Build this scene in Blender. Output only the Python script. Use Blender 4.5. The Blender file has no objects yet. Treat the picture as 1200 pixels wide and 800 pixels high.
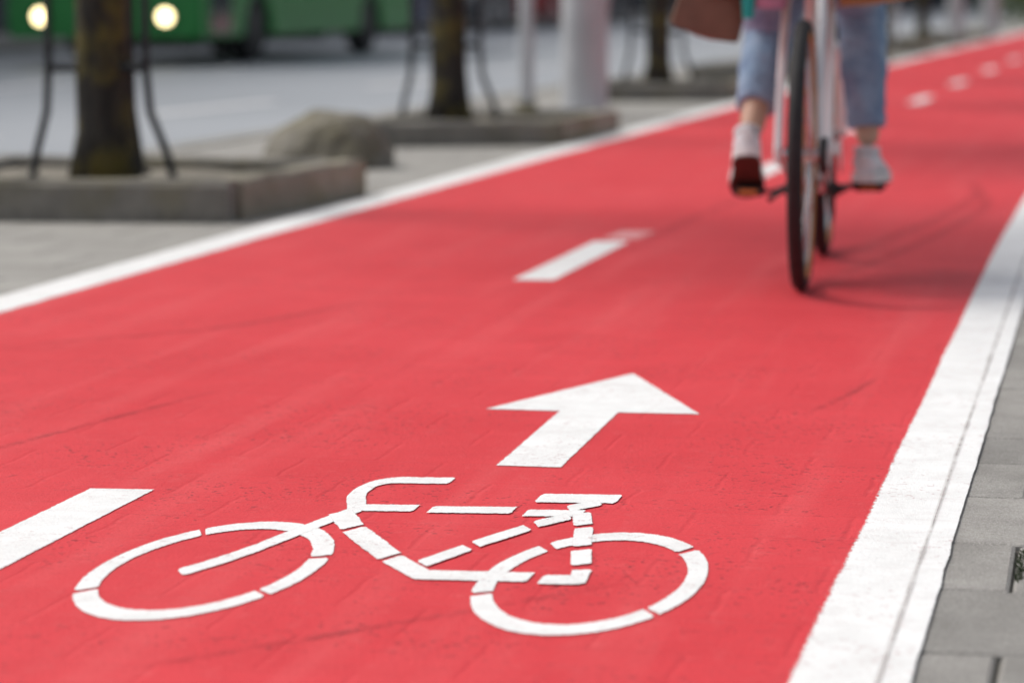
import bpy, bmesh, math, random
from mathutils import Vector, Matrix, noise as mn
random.seed(7)
R=math.radians
scene=bpy.context.scene
COL=scene.collection

# ------------------------------------------------------------------ materials
def nt(name):
    m=bpy.data.materials.new(name); m.use_nodes=True
    n=m.node_tree.nodes; l=m.node_tree.links
    return m,n,l,n['Principled BSDF']
def pos(n): return n.new('ShaderNodeNewGeometry').outputs['Position']
def objc(n): return n.new('ShaderNodeTexCoord').outputs['Object']
def noise(n,l,vec,scale,detail=4,rough=.55,dist=0):
    t=n.new('ShaderNodeTexNoise'); t.inputs['Scale'].default_value=scale
    t.inputs['Detail'].default_value=detail; t.inputs['Roughness'].default_value=rough
    t.inputs['Distortion'].default_value=dist
    l.new(vec,t.inputs['Vector']); return t.outputs['Fac']
def ramp(n,l,fac,a,b,ca=(0,0,0,1),cb=(1,1,1,1)):
    r=n.new('ShaderNodeValToRGB'); r.color_ramp.elements[0].position=a; r.color_ramp.elements[1].position=b
    r.color_ramp.elements[0].color=ca; r.color_ramp.elements[1].color=cb
    l.new(fac,r.inputs['Fac']); return r.outputs['Color']
def mix(n,l,fac,a,b,mode='MIX'):
    m=n.new('ShaderNodeMix'); m.data_type='RGBA'; m.blend_type=mode
    for s,v in ((m.inputs['Factor'],fac),(m.inputs['A'],a),(m.inputs['B'],b)):
        if isinstance(v,(int,float)): s.default_value=v
        elif isinstance(v,tuple): s.default_value=v if len(v)==4 else (*v,1)
        else: l.new(v,s)
    return m.outputs['Result']
def mth(n,l,op,a,b=0.0,c=None):
    m=n.new('ShaderNodeMath'); m.operation=op
    for i,v in enumerate((a,b,c)):
        if v is None: continue
        if isinstance(v,(int,float)): m.inputs[i].default_value=v
        else: l.new(v,m.inputs[i])
    return m.outputs[0]
def bump(n,l,b,h,strength=.3,dist=.01):
    k=n.new('ShaderNodeBump'); k.inputs['Strength'].default_value=strength; k.inputs['Distance'].default_value=dist
    l.new(h,k.inputs['Height']); l.new(k.outputs['Normal'],b.inputs['Normal'])
def simple(name,col,rough=.6,var=.25,scale=8,metal=0,bmp=.1,spec=.5,emit=None,es=0):
    m,n,l,b=nt(name)
    v=objc(n); f=noise(n,l,v,scale,3)
    d=tuple(c*(1-var) for c in col); u=tuple(min(1,c*(1+var)) for c in col)
    l.new(mix(n,l,ramp(n,l,f,.3,.7),d,u),b.inputs['Base Color'])
    b.inputs['Roughness'].default_value=rough; b.inputs['Metallic'].default_value=metal
    b.inputs['Specular IOR Level'].default_value=spec
    if bmp: bump(n,l,b,noise(n,l,v,scale*6,1),bmp,.005)
    if emit:
        b.inputs['Emission Color'].default_value=(*emit,1); b.inputs['Emission Strength'].default_value=es
    return m
def brick(n,l,vec,w,h,mort,off,smooth=.3):
    t=n.new('ShaderNodeTexBrick'); t.offset=off; t.inputs['Scale'].default_value=1
    t.inputs['Brick Width'].default_value=w; t.inputs['Row Height'].default_value=h
    t.inputs['Mortar Size'].default_value=mort; t.inputs['Mortar Smooth'].default_value=smooth
    t.inputs['Color1'].default_value=(0,0,0,1); t.inputs['Color2'].default_value=(1,1,1,1); t.inputs['Mortar'].default_value=(.5,.5,.5,1)
    l.new(vec,t.inputs['Vector']); return t.outputs['Fac'],t.outputs['Color']
def warp(n,l,vec,scale,amt):
    t=n.new('ShaderNodeTexNoise'); t.inputs['Scale'].default_value=scale; t.inputs['Detail'].default_value=1
    l.new(vec,t.inputs['Vector'])
    s=n.new('ShaderNodeVectorMath'); s.operation='MULTIPLY_ADD'
    l.new(t.outputs['Color'],s.inputs[0]); s.inputs[1].default_value=(amt,amt,0); l.new(vec,s.inputs[2])
    return s.outputs[0]
def joints(n,l,p,smooth=1.0):
    return brick(n,l,warp(n,l,p,13,.014),.24,.188,.008,.5,smooth)

def mat_red():
    m,n,l,b=nt('red_cycle_paint'); p=pos(n)
    fac,bc=joints(n,l,p)
    big=noise(n,l,p,.9,3); mid=noise(n,l,p,6,5,.68); fine=noise(n,l,p,190,2,.7)
    c=mix(n,l,ramp(n,l,big,.35,.7),(.640,.038,.048),(.715,.056,.068))
    c=mix(n,l,mth(n,l,'MULTIPLY',ramp(n,l,mid,.36,.70),.42),c,(.53,.025,.034))
    c=mix(n,l,mth(n,l,'MULTIPLY',ramp(n,l,bc,.0,1.0),.10),c,(.50,.022,.028))
    mp=n.new('ShaderNodeMapping'); mp.inputs['Scale'].default_value=(9,.5,1); l.new(p,mp.inputs['Vector'])
    st=noise(n,l,mp.outputs[0],1,3,.6)
    c=mix(n,l,mth(n,l,'MULTIPLY',ramp(n,l,st,.5,.75),.22),c,(.80,.17,.17))
    jm=ramp(n,l,noise(n,l,p,2.9,3,.6),.46,.68)
    jf=mth(n,l,'MULTIPLY',fac,mth(n,l,'MULTIPLY_ADD',jm,.85,.15))
    c=mix(n,l,mth(n,l,'MULTIPLY',jf,.20),c,(.40,.018,.024))
    c=mix(n,l,mth(n,l,'MULTIPLY',ramp(n,l,noise(n,l,p,24,5,.78),.54,.68),.22),c,(.80,.17,.17))
    pm=ramp(n,l,noise(n,l,p,2.6,4,.6),.46,.58)
    pit=ramp(n,l,noise(n,l,p,95,2,.55),.62,.66)
    c=mix(n,l,mth(n,l,'MULTIPLY',mth(n,l,'MULTIPLY',pit,pm),.70),c,(.14,.014,.018))
    scr=n.new('ShaderNodeMapping'); scr.inputs['Scale'].default_value=(5,16,1); scr.inputs['Rotation'].default_value=(0,0,.25); l.new(p,scr.inputs['Vector'])
    sc=ramp(n,l,noise(n,l,scr.outputs[0],2.4,5,.78),.58,.66)
    c=mix(n,l,mth(n,l,'MULTIPLY',sc,.26),c,(.36,.02,.03))
    c=mix(n,l,mth(n,l,'MULTIPLY',ramp(n,l,fine,.42,.70),.20),c,(.40,.02,.03))
    l.new(c,b.inputs['Base Color'])
    b.inputs['Roughness'].default_value=.62; b.inputs['Specular IOR Level'].default_value=.25
    h=mth(n,l,'ADD',mth(n,l,'MULTIPLY',fac,-.26),mth(n,l,'ADD',mth(n,l,'MULTIPLY',fine,.45),mth(n,l,'MULTIPLY',mid,.9)))
    bump(n,l,b,h,.6,.005)
    return m
def mat_white(name='white_road_paint',ca=(.84,.84,.83),cb=(.73,.722,.71),lo=.42,hi=.56):
    m,n,l,b=nt(name); p=pos(n)
    mid=noise(n,l,p,9,4,.65); fine=noise(n,l,p,190,2,.7)
    c=mix(n,l,ramp(n,l,mid,.4,.75),ca,cb)
    pit=ramp(n,l,noise(n,l,p,95,2,.6),.61,.66); pm=ramp(n,l,noise(n,l,p,4,3),.42,.58)
    c=mix(n,l,mth(n,l,'MULTIPLY',mth(n,l,'MULTIPLY',pit,pm),.55),c,(.45,.28,.27))
    fac,bc=joints(n,l,p)
    c=mix(n,l,mth(n,l,'MULTIPLY',fac,.10),c,(.5,.38,.37))
    c=mix(n,l,mth(n,l,'MULTIPLY',ramp(n,l,noise(n,l,p,26,4,.78),.50,.68),.20),c,(.55,.48,.46))
    l.new(c,b.inputs['Base Color']); b.inputs['Roughness'].default_value=.65
    bump(n,l,b,mth(n,l,'ADD',fine,mth(n,l,'MULTIPLY',mid,1.2)),.5,.003)
    a=n.new('ShaderNodeAttribute'); a.attribute_name='cov'
    n1=noise(n,l,p,150,3,.8)
    s=mth(n,l,'ADD',a.outputs['Fac'],mth(n,l,'MULTIPLY_ADD',n1,1.5,-.75))
    l.new(ramp(n,l,s,lo,hi),b.inputs['Alpha'])
    return m
def mat_slab(name,ca,cb,w,h,off,mort=.006,joint=(.10,.095,.085),rough=.75):
    m,n,l,b=nt(name); p=pos(n)
    fac,bc=brick(n,l,p,w,h,mort,off,.2)
    mid=noise(n,l,p,3,5,.7)
    c=mix(n,l,ramp(n,l,mid,.3,.7),ca,cb)
    c=mix(n,l,mth(n,l,'MULTIPLY',ramp(n,l,bc,0,1),.30),c,tuple(x*.72 for x in ca))
    c=mix(n,l,mth(n,l,'MULTIPLY',ramp(n,l,noise(n,l,p,90,2,.7),.35,.7),.3),c,tuple(x*.55 for x in ca))
    c=mix(n,l,fac,c,joint)
    l.new(c,b.inputs['Base Color']); b.inputs['Roughness'].default_value=rough
    return m
def mat_paver():
    m,n,l,b=nt('grey_paver'); p=pos(n)
    a=n.new('ShaderNodeAttribute'); a.attribute_name='tone'
    mid=noise(n,l,p,7,5,.7); fine=noise(n,l,p,260,3,.75); sp=noise(n,l,p,480,1,.6)
    c=mix(n,l,ramp(n,l,mid,.3,.72),(.26,.245,.225),(.39,.37,.345))
    c=mix(n,l,mth(n,l,'MULTIPLY',ramp(n,l,fine,.42,.66),.65),c,(.13,.125,.115))
    c=mix(n,l,mth(n,l,'MULTIPLY',ramp(n,l,sp,.58,.66),.55),c,(.62,.60,.57))
    c=mix(n,l,mth(n,l,'MULTIPLY',ramp(n,l,noise(n,l,p,3.3,4,.7),.50,.7),.4),c,(.18,.17,.15))
    v=n.new('ShaderNodeHueSaturation'); l.new(c,v.inputs['Color']); l.new(a.outputs['Fac'],v.inputs['Value'])
    l.new(v.outputs['Color'],b.inputs['Base Color']); b.inputs['Roughness'].default_value=.8
    bump(n,l,b,mth(n,l,'ADD',fine,mth(n,l,'MULTIPLY',mid,.6)),.7,.005)
    return m
def mat_road():
    m,n,l,b=nt('asphalt'); p=pos(n)
    c=mix(n,l,ramp(n,l,noise(n,l,p,.35,4),.3,.7),(.31,.33,.355),(.40,.42,.445))
    c=mix(n,l,mth(n,l,'MULTIPLY',ramp(n,l,noise(n,l,p,60,2,.7),.4,.7),.3),c,(.18,.185,.20))
    l.new(c,b.inputs['Base Color']); b.inputs['Roughness'].default_value=.6; return m
def mat_bark():
    m,n,l,b=nt('bark'); v=objc(n)
    mp=n.new('ShaderNodeMapping'); mp.inputs['Scale'].default_value=(14,14,3); l.new(v,mp.inputs['Vector'])
    f=noise(n,l,mp.outputs[0],1.6,5,.7)
    c=mix(n,l,ramp(n,l,f,.38,.66),(.010,.009,.009),(.050,.043,.034))
    ms=ramp(n,l,noise(n,l,v,4.5,4,.7),.46,.60)
    c=mix(n,l,mth(n,l,'MULTIPLY',ms,.62),c,(.17,.135,.022))
    l.new(c,b.inputs['Base Color']); b.inputs['Roughness'].default_value=.9
    bump(n,l,b,f,.9,.03); return m
def mat_leaf():
    m,n,l,b=nt('leaf'); a=n.new('ShaderNodeAttribute'); a.attribute_name='tone'
    c=mix(n,l,a.outputs['Fac'],(.025,.055,.015),(.10,.16,.035))
    l.new(c,b.inputs['Base Color']); b.inputs['Roughness'].default_value=.6; return m
def mat_concrete(name,ca,cb,moss=.5):
    m,n,l,b=nt(name); p=pos(n)
    c=mix(n,l,ramp(n,l,noise(n,l,p,5,5,.7),.3,.7),ca,cb)
    c=mix(n,l,mth(n,l,'MULTIPLY',ramp(n,l,noise(n,l,p,2.2,4,.7),.48,.66),moss),c,(.16,.135,.05))
    c=mix(n,l,mth(n,l,'MULTIPLY',ramp(n,l,noise(n,l,p,11,4,.7),.55,.7),.5),c,tuple(x*.4 for x in ca))
    l.new(c,b.inputs['Base Color']); b.inputs['Roughness'].default_value=.85
    bump(n,l,b,noise(n,l,p,50,3,.7),.6,.012); return m
def mat_denim():
    m,n,l,b=nt('denim'); v=objc(n)
    f=noise(n,l,v,14,4,.65)
    c=mix(n,l,ramp(n,l,f,.3,.72),(.16,.26,.41),(.38,.50,.64))
    l.new(c,b.inputs['Base Color']); b.inputs['Roughness'].default_value=.9
    bump(n,l,b,f,.8,.016); return m
def mat_glass(name='window_glass',col=(.03,.04,.05)):
    m,n,l,b=nt(name); l.new(mix(n,l,noise(n,l,objc(n),1.5,2),col,tuple(c*2.2 for c in col)),b.inputs['Base Color'])
    b.inputs['Roughness'].default_value=.08; return m
def mat_tyremark(name='tyre_rubber_mark',col=(.10,.02,.025,1),k=.42,sc=30,lo=.38,hi=.72):
    m,n,l,b=nt(name); p=pos(n)
    b.inputs['Base Color'].default_value=col; b.inputs['Roughness'].default_value=.7
    a=n.new('ShaderNodeAttribute'); a.attribute_name='cov'
    f=ramp(n,l,noise(n,l,p,sc,4,.7),lo,hi)
    l.new(mth(n,l,'MULTIPLY',mth(n,l,'MULTIPLY',a.outputs['Fac'],f),k),b.inputs['Alpha']); return m

M=dict(red=mat_red(),white=mat_white(),road=mat_road(),bark=mat_bark(),leaf=mat_leaf(),denim=mat_denim(),
 paver=mat_paver(),glass=mat_glass(),mark=mat_tyremark(),groove=mat_tyremark('kerb_joint',(.42,.38,.37,1),.75,6,.2,.7),
 worn=mat_white('worn_white_paint',(.80,.36,.36),(.72,.22,.22)),
 pave=mat_slab('pavement_slabs',(.30,.285,.26),(.40,.385,.355),.4,.36,.5),
 kerb=mat_concrete('kerb_concrete',(.26,.25,.23),(.38,.37,.35),.3),
 planter=mat_concrete('planter_concrete',(.13,.122,.108),(.25,.235,.205),.45),
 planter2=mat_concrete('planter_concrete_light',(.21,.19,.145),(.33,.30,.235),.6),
 rock=mat_concrete('rock',(.12,.11,.09),(.27,.25,.215),.45),
 soil=simple('soil',(.20,.18,.145),.95,.4,9,bmp=.6),
 grass=simple('grass',(.035,.055,.02),.9,.4,3,bmp=.5),
 ground=simple('ground_soil',(.16,.16,.14),.9,.3,.3,bmp=.3),
 pole=simple('galvanised_steel',(.50,.51,.53),.5,.14,2.5,metal=.2),
 dark=simple('dark_steel',(.025,.027,.03),.5,.3,10,metal=.3),
 rubber=simple('tyre_rubber',(.016,.016,.017),.75,.3,30),
 tan=simple('tan_sidewall',(.62,.25,.07),.7,.2,20),
 framew=simple('white_frame_paint',(.86,.85,.84),.3,.04,4,bmp=0),
 chrome=simple('chrome',(.6,.6,.6),.2,.05,5,metal=1,bmp=0),
 black=simple('black_plastic',(.02,.02,.02),.5,.2,8),
 skin=simple('skin',(.58,.35,.25),.55,.08,12,bmp=.05),
 shoe=simple('white_canvas',(.76,.76,.78),.8,.08,30),
 soleb=simple('brown_sole',(.075,.035,.026),.7,.3,30),
 solew=simple('white_sole',(.76,.76,.75),.6,.06,20),
 coat=simple('tan_coat',(.50,.33,.15),.85,.12,10,bmp=.3),
 pink=simple('pink_cloth',(.42,.20,.29),.85,.15,10,bmp=.3),
 teal=simple('teal_cloth',(.02,.38,.34),.8,.15,10,bmp=.3),
 leather=simple('brown_leather',(.175,.092,.058),.5,.25,9,bmp=.2),
 hair=simple('brown_hair',(.06,.03,.015),.5,.4,40,bmp=.6),
 eyew=simple('eye_white',(.8,.8,.78),.2,.02,5,bmp=0),
 iris=simple('iris',(.04,.03,.02),.2,.1,5,bmp=0),
 lips=simple('lips',(.45,.13,.12),.4,.05,9,bmp=0),
 green=simple('green_bus_paint',(.022,.24,.05),.35,.08,2,bmp=0),
 lamp=simple('headlight_lit',(.9,.85,.7),.2,.02,5,bmp=0,emit=(1,.82,.42),es=6),
 brickw=simple('brick_wall',(.22,.17,.14),.85,.2,3,bmp=.3),
 plaster=simple('plaster_wall',(.26,.27,.28),.85,.12,.6,bmp=.2),
 darkwall=simple('dark_stone_wall',(.07,.075,.085),.8,.3,.8,bmp=.2),
 redsign=simple('red_enamel',(.5,.03,.03),.4,.05,5,bmp=0))
carcols=[simple('car_paint_'+k,c,.25,.04,1,bmp=0,metal=.2) for k,c in dict(black=(.02,.02,.025),silver=(.42,.43,.45),navy=(.02,.04,.10),grey=(.12,.125,.13),red=(.3,.02,.02)).items()]

# ------------------------------------------------------------------ mesh helpers
def obj(name,me,mats,parent=None,smooth=False):
    o=bpy.data.objects.new(name,me); COL.objects.link(o)
    for m in (mats if isinstance(mats,(list,tuple)) else [mats]): me.materials.append(m)
    if smooth:
        for p in me.polygons: p.use_smooth=True
    if parent: o.parent=parent
    return o
def empty(name,loc=(0,0,0),rz=0):
    o=bpy.data.objects.new(name,None); COL.objects.link(o); o.location=loc; o.rotation_euler=(0,0,rz); o.empty_display_size=.2
    return o
def pyd(name,v,f):
    me=bpy.data.meshes.new(name); me.from_pydata([tuple(x) for x in v],[],f); me.update(); return me
class B:
    """mesh accumulator with per-face material index"""
    def __init__(s): s.v=[];s.f=[];s.m=[]
    def add(s,v,f,mi=0,mat=None):
        k=len(s.v)
        s.v+= [tuple((mat@Vector(x)) if mat else x) for x in v]; s.f+=[tuple(i+k for i in q) for q in f]; s.m+=[mi]*len(f)
    def box(s,c,d,mi=0,bev=.0,mat=None):
        bm=bmesh.new(); bmesh.ops.create_cube(bm,size=1)
        for v in bm.verts: v.co=Vector((v.co.x*d[0]+c[0],v.co.y*d[1]+c[1],v.co.z*d[2]+c[2]))
        if bev: bmesh.ops.bevel(bm,geom=bm.edges[:],offset=bev,segments=2,affect='EDGES')
        s.addbm(bm,mi,mat)
    def addbm(s,bm,mi=0,mat=None):
        bm.verts.ensure_lookup_table(); bm.verts.index_update()
        s.add([v.co.copy() for v in bm.verts],[[v.index for v in f.verts] for f in bm.faces],mi,mat); bm.free()
    def tube(s,pts,rad,seg=12,mi=0,cap=True,flat=None,mat=None,jit=0):
        pts=[Vector(p) for p in pts]; n=len(pts)
        if isinstance(rad,(int,float)): rad=[rad]*n
        rad=[(r,r) if isinstance(r,(int,float)) else r for r in rad]
        T=[(pts[min(i+1,n-1)]-pts[max(i-1,0)]).normalized() for i in range(n)]
        ref=Vector(flat) if flat else (Vector((1,0,0)) if abs(T[0].x)<.8 else Vector((0,1,0)))
        v=[];f=[]
        for i in range(n):
            ux=(ref-T[i]*ref.dot(T[i])).normalized(); uy=T[i].cross(ux); ref=ux if not flat else Vector(flat)
            for j in range(seg):
                a=2*math.pi*j/seg; q=1
                if jit: q=1+jit*mn.noise((pts[i]*9)+Vector((math.cos(a)*1.3,math.sin(a)*1.3,0)))
                v.append(pts[i]+ux*math.cos(a)*rad[i][0]*q+uy*math.sin(a)*rad[i][1]*q)
        for i in range(n-1):
            for j in range(seg):
                k=(j+1)%seg; f.append((i*seg+j,i*seg+k,(i+1)*seg+k,(i+1)*seg+j))
        if cap: f.append(tuple(range(seg))[::-1]); f.append(tuple(range((n-1)*seg,n*seg)))
        s.add(v,f,mi,mat)
    def sphere(s,c,r,mi=0,seg=16,mat=None):
        bm=bmesh.new(); bmesh.ops.create_uvsphere(bm,u_segments=seg,v_segments=seg//2+2,radius=1)
        r=(r,r,r) if isinstance(r,(int,float)) else r
        for v in bm.verts: v.co=Vector((v.co.x*r[0]+c[0],v.co.y*r[1]+c[1],v.co.z*r[2]+c[2]))
        s.addbm(bm,mi,mat)
    def torus(s,c,Rr,r,axis='x',seg=64,ss=12,mi=0,mat=None):
        v=[];f=[]
        rx,ry=(r,r) if isinstance(r,(int,float)) else r
        for i in range(seg):
            a=2*math.pi*i/seg
            for j in range(ss):
                b=2*math.pi*j/ss; q=Rr+ry*math.cos(b); w=rx*math.sin(b)
                v.append((c[0]+w,c[1]+q*math.cos(a),c[2]+q*math.sin(a)))
        for i in range(seg):
            for j in range(ss):
                f.append((i*ss+j,((i+1)%seg)*ss+j,((i+1)%seg)*ss+(j+1)%ss,i*ss+(j+1)%ss))
        s.add(v,f,mi,mat)
    def prism(s,prof,x0,x1,mi=0,bev=0,mat=None):
        """profile in (y,z) extruded along x"""
        bm=bmesh.new(); a=[bm.verts.new((x0,y,z)) for y,z in prof]; b=[bm.verts.new((x1,y,z)) for y,z in prof]
        n=len(prof); bm.faces.new(a[::-1]); bm.faces.new(b)
        for i in range(n): bm.faces.new((a[i],a[(i+1)%n],b[(i+1)%n],b[i]))
        bmesh.ops.recalc_face_normals(bm,faces=bm.faces)
        if bev: bmesh.ops.bevel(bm,geom=bm.edges[:],offset=bev,segments=2,affect='EDGES')
        s.addbm(bm,mi,mat)
    def make(s,name,mats,parent=None,smooth=False):
        me=pyd(name,s.v,s.f)
        o=obj(name,me,mats,parent,smooth)
        me.polygons.foreach_set('material_index',s.m)
        if smooth:
            bm=bmesh.new(); bm.from_mesh(me); bmesh.ops.recalc_face_normals(bm,faces=bm.faces)
            for e in bm.edges:
                if len(e.link_faces)==2 and e.calc_face_angle(0)>R(40): e.smooth=False
            bm.to_mesh(me); bm.free()
        return o

# ------------------------------------------------------------------ path bend (lane curves gently right far away)
BK=[(-20,0),(9,0),(13.5,.04),(19.3,.12),(25.4,.2),(29.9,.29),(40,.52),(57,.98),(80,1.9),(120,4),(200,10),(400,30)]
def bend(y):
    for (a,p),(b,q) in zip(BK,BK[1:]):
        if y<=b: return p+(q-p)*max(0,(y-a))/(b-a)
    return BK[-1][1]
def yrange(y0,y1):
    ys=[];y=y0
    while y<y1: ys.append(y); y+= .12 if y<14 else (.6 if y<40 else 4)
    ys.append(y1); return ys
def strip(name,x0,x1,y0,y1,z,mat,parent=None):
    ys=yrange(y0,y1); v=[];f=[]
    for y in ys: v+=[(x0+bend(y),y,z),(x1+bend(y),y,z)]
    for i in range(len(ys)-1): f.append((2*i,2*i+1,2*i+3,2*i+2))
    return obj(name,pyd(name,v,f),mat,parent)
def setcov(me,cov,name='cov'):
    a=me.attributes.new(name,'FLOAT','POINT'); a.data.foreach_set('value',cov)
def line(name,x0,x1,y0,y1,z,o0=.006,o1=.006,wob=.003,mat='white',mx=1.5,lo=-.15):
    ys=[];y=y0
    while y<y1: ys.append(y); y+= .03 if y<14 else (.4 if y<40 else 4)
    ys.append(y1); v=[];f=[];cov=[]
    for y in ys:
        b=bend(y); w0=wob*(.5*mn.noise((0,y*1.5,1))+.4*mn.noise((3,y*9,1))); w1=wob*(.5*mn.noise((5,y*1.5,1))+.4*mn.noise((8,y*9,1)))
        v+=[(x0-o0+b+w0,y,z),(x0+o0+b+w0,y,z),(x1-o1+b+w1,y,z),(x1+o1+b+w1,y,z)]; cov+=[lo,mx,mx,lo]
    for i in range(len(ys)-1):
        for k in range(3): f.append((4*i+k,4*i+k+1,4*i+5+k,4*i+4+k))
    me=pyd(name,v,f); setcov(me,cov); return obj(name,me,M[mat])
def poly_cov(P,z,o,step,wob=.0015):
    n=len(P); D=[]
    area=sum(P[i][0]*P[(i+1)%n][1]-P[(i+1)%n][0]*P[i][1] for i in range(n))
    if area<0: P=P[::-1]
    for i in range(n):
        a=Vector(P[i]);b=Vector(P[(i+1)%n]); k=max(1,int((b-a).length/step))
        for j in range(k): D.append(a.lerp(b,j/k))
    n=len(D); out=[];inn=[]
    for i in range(n):
        a=(D[i]-D[i-1]); b=(D[(i+1)%n]-D[i])
        if a.length<1e-7: a=b
        if b.length<1e-7: b=a
        a.normalize(); b.normalize()
        na=Vector((a.y,-a.x)); nb=Vector((b.y,-b.x)); m=(na+nb)
        if m.length<.2: m=na
        m.normalize(); m*=min(1.6,1/max(.5,m.dot(na)))
        w=wob*mn.noise((D[i].x*40,D[i].y*40,2))
        out.append(D[i]+m*(o+w)); inn.append(D[i]-m*(o*.8-w))
    v=[(p.x,p.y,z) for p in out]+[(p.x,p.y,z) for p in inn]
    f=[(i,(i+1)%n,n+(i+1)%n,n+i) for i in range(n)]
    from mathutils.geometry import tessellate_polygon
    f+=[tuple(n+i for i in t) for t in tessellate_polygon([[Vector((p.x,p.y,0)) for p in inn]])]
    return v,f,[-.1]*n+[1.45]*n
def finish(name,v,f,c,mat):
    me=pyd(name,v,f); setcov(me,c)
    bm=bmesh.new(); bm.from_mesh(me)
    for fc in bm.faces:
        if fc.normal.z<0: fc.normal_flip()
    bm.to_mesh(me); bm.free()
    return obj(name,me,M[mat])
def painted(name,polys,z0,o=.004,step=.02,mat='white'):
    v=[];f=[];c=[]
    for k,P in enumerate(polys):
        a,b,d=poly_cov([tuple(p) for p in P],z0,o,step); q=len(v)
        v+=a; f+=[tuple(i+q for i in t) for t in b]; c+=d
    return finish(name,v,f,c,mat)

# ------------------------------------------------------------------ setting: ground, lane, road
ZL=.004; ZM=ZL+.0014
g=B(); g.add([(-400,-60,-.16),(400,-60,-.16),(400,900,-.16),(-400,900,-.16)],[(0,1,2,3)]); g.make('ground',[M['ground']])
strip('cycle_path',-2.76,-.222,-6,220,ZL,M['red'])
strip('pavement',-4.62,-2.70,-6,220,0,M['pave'])
strip('paving_bed',-.30,4.2,-6,220,-.008,simple('joint_sand',(.15,.14,.12),.95,.3,30,bmp=.5))
strip('lawn',4.2,30,-6,220,-.01,M['grass'])
strip('road',-16.2,-4.70,-60,300,-.11,M['road'])
def kerb(name,x0,x1,z1,y0=-6,y1=220,z0=-.16):
    b=B(); ys=yrange(y0,y1)[::4]; v=[];f=[]
    for y in ys:
        e=bend(y); v+=[(x0+e,y,z0),(x0+e,y,z1),(x0+.015+e,y,z1+.012),(x1+e,y,z1+.012),(x1+e,y,z0)]
    for i in range(len(ys)-1):
        for k in range(4): f.append((5*i+k,5*i+k+1,5*i+6+k,5*i+5+k))
    b.add(v,f); return b.make(name,[M['kerb']])
kerb('kerb',-4.80,-4.62,-.002)
kerb('kerb',-16.35,-16.2,.0)
strip('far_pavement',-22,-16.35,-60,300,.0,M['pave'])
def pavers():
    v=[];f=[];tone=[]
    ys=[3.452]
    for h in [.377,.332,.393,.335,.285,.285]*5: ys.append(ys[-1]+h)
    for h in [.36,.34,.38,.35,.36]: ys.insert(0,ys[0]-h)
    while ys[-1]<26: ys.append(ys[-1]+.36)
    for i in range(len(ys)-1):
        y0,y1=ys[i],ys[i+1]; x=-.236
        w=.116 if i%2==0 else .235
        while x<4.15:
            x1=min(x+w,4.17); gp=.0030; e=bend(y0)
            rx=lambda: random.uniform(-.0016,.0016)
            A=[(x+gp+rx(),y0+gp+rx()),(x1-gp+rx(),y0+gp+rx()),(x1-gp+rx(),y1-gp+rx()),(x+gp+rx(),y1-gp+rx())]
            if x<-.23: A[0]=(x,A[0][1]); A[3]=(x,A[3][1])
            zt=random.uniform(-.0012,.0010)+.001; tl=random.uniform(-.002,.002)
            cx=(x+x1)/2; cy=(y0+y1)/2; k=len(v); c=.005
            for (px,py) in A: v.append((px+e,py,-.012))
            for (px,py) in A: v.append((px+e,py,zt-.003))
            for (px,py) in A: v.append((px+e-math.copysign(c,px-cx),py-math.copysign(c,py-cy),zt+(px-cx)*tl))
            t=random.uniform(.82,1.16); tone+=[t]*12
            for s in (0,4):
                for j in range(4): jj=(j+1)%4; f.append((k+s+j,k+s+jj,k+s+4+jj,k+s+4+j))
            f.append((k+8,k+9,k+10,k+11))
            x=x1; w=.24
    me=pyd('paving_stones',v,f); setcov(me,tone,'tone'); return obj('paving_stones',me,M['paver'])
pavers()
strip('far_right_pavement',-.20,4.2,26,220,0,M['pave'])
wb=B()
for i in range(60):
    cx=random.uniform(-.124,-.116)+.008; cy=3.90+random.uniform(.0,.22)
    for k in range(3):
        a=random.uniform(0,6.28); r=random.uniform(.003,.010)
        wb.add([(cx-.0015,cy,-.004),(cx+.0015,cy,-.004),(cx+math.cos(a)*r,cy+math.sin(a)*r,random.uniform(.003,.008))],[(0,1,2)])
wb.make('weeds',[M['grass']])

# ------------------------------------------------------------------ markings
line('edge_line',-.348,-.214,-6,120,ZM,.012,.004,.006)
line('kerb_joint',-.2530,-.2470,-6,40,ZM+.0008,.0022,.0022,.005,'groove',1,0)
line('edge_line',-2.820,-2.678,-6,120,ZM,.008,.008,.010)
def dash(y0,y1,xc=-1.535,w=.105):
    return [(xc-w/2+bend(y0),y0),(xc+w/2+bend(y0),y0+.01),(xc+w/2+bend(y1),y1+.01),(xc-w/2+bend(y1),y1)]
ds=[dash(2.9,4.325,-1.531,.100),dash(7.76,9.02,-1.550,.108)]
ds+=[dash(y,y+1.35) for y in (12.1,16.4,20.7,24.8,29.1,33.4,37.8,42,46.3)]
painted('centre_line',ds,ZM,.0045,.03)
painted('worn_dash',[[(-1.59,9.12),(-1.49,9.14),(-1.475,9.44),(-1.58,9.42)]],ZM,.014,.03,'worn')
painted('direction_arrow',[[(-1.151,5.322),(-.964,5.880),(-.750,5.336),(-.902,5.326),(-.889,4.682),(-.995,4.680),(-1.010,5.322)]],ZM,.0045,.02)
ST=2.25
SV=[];SF=[];SC=[];SN=[0]
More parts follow.
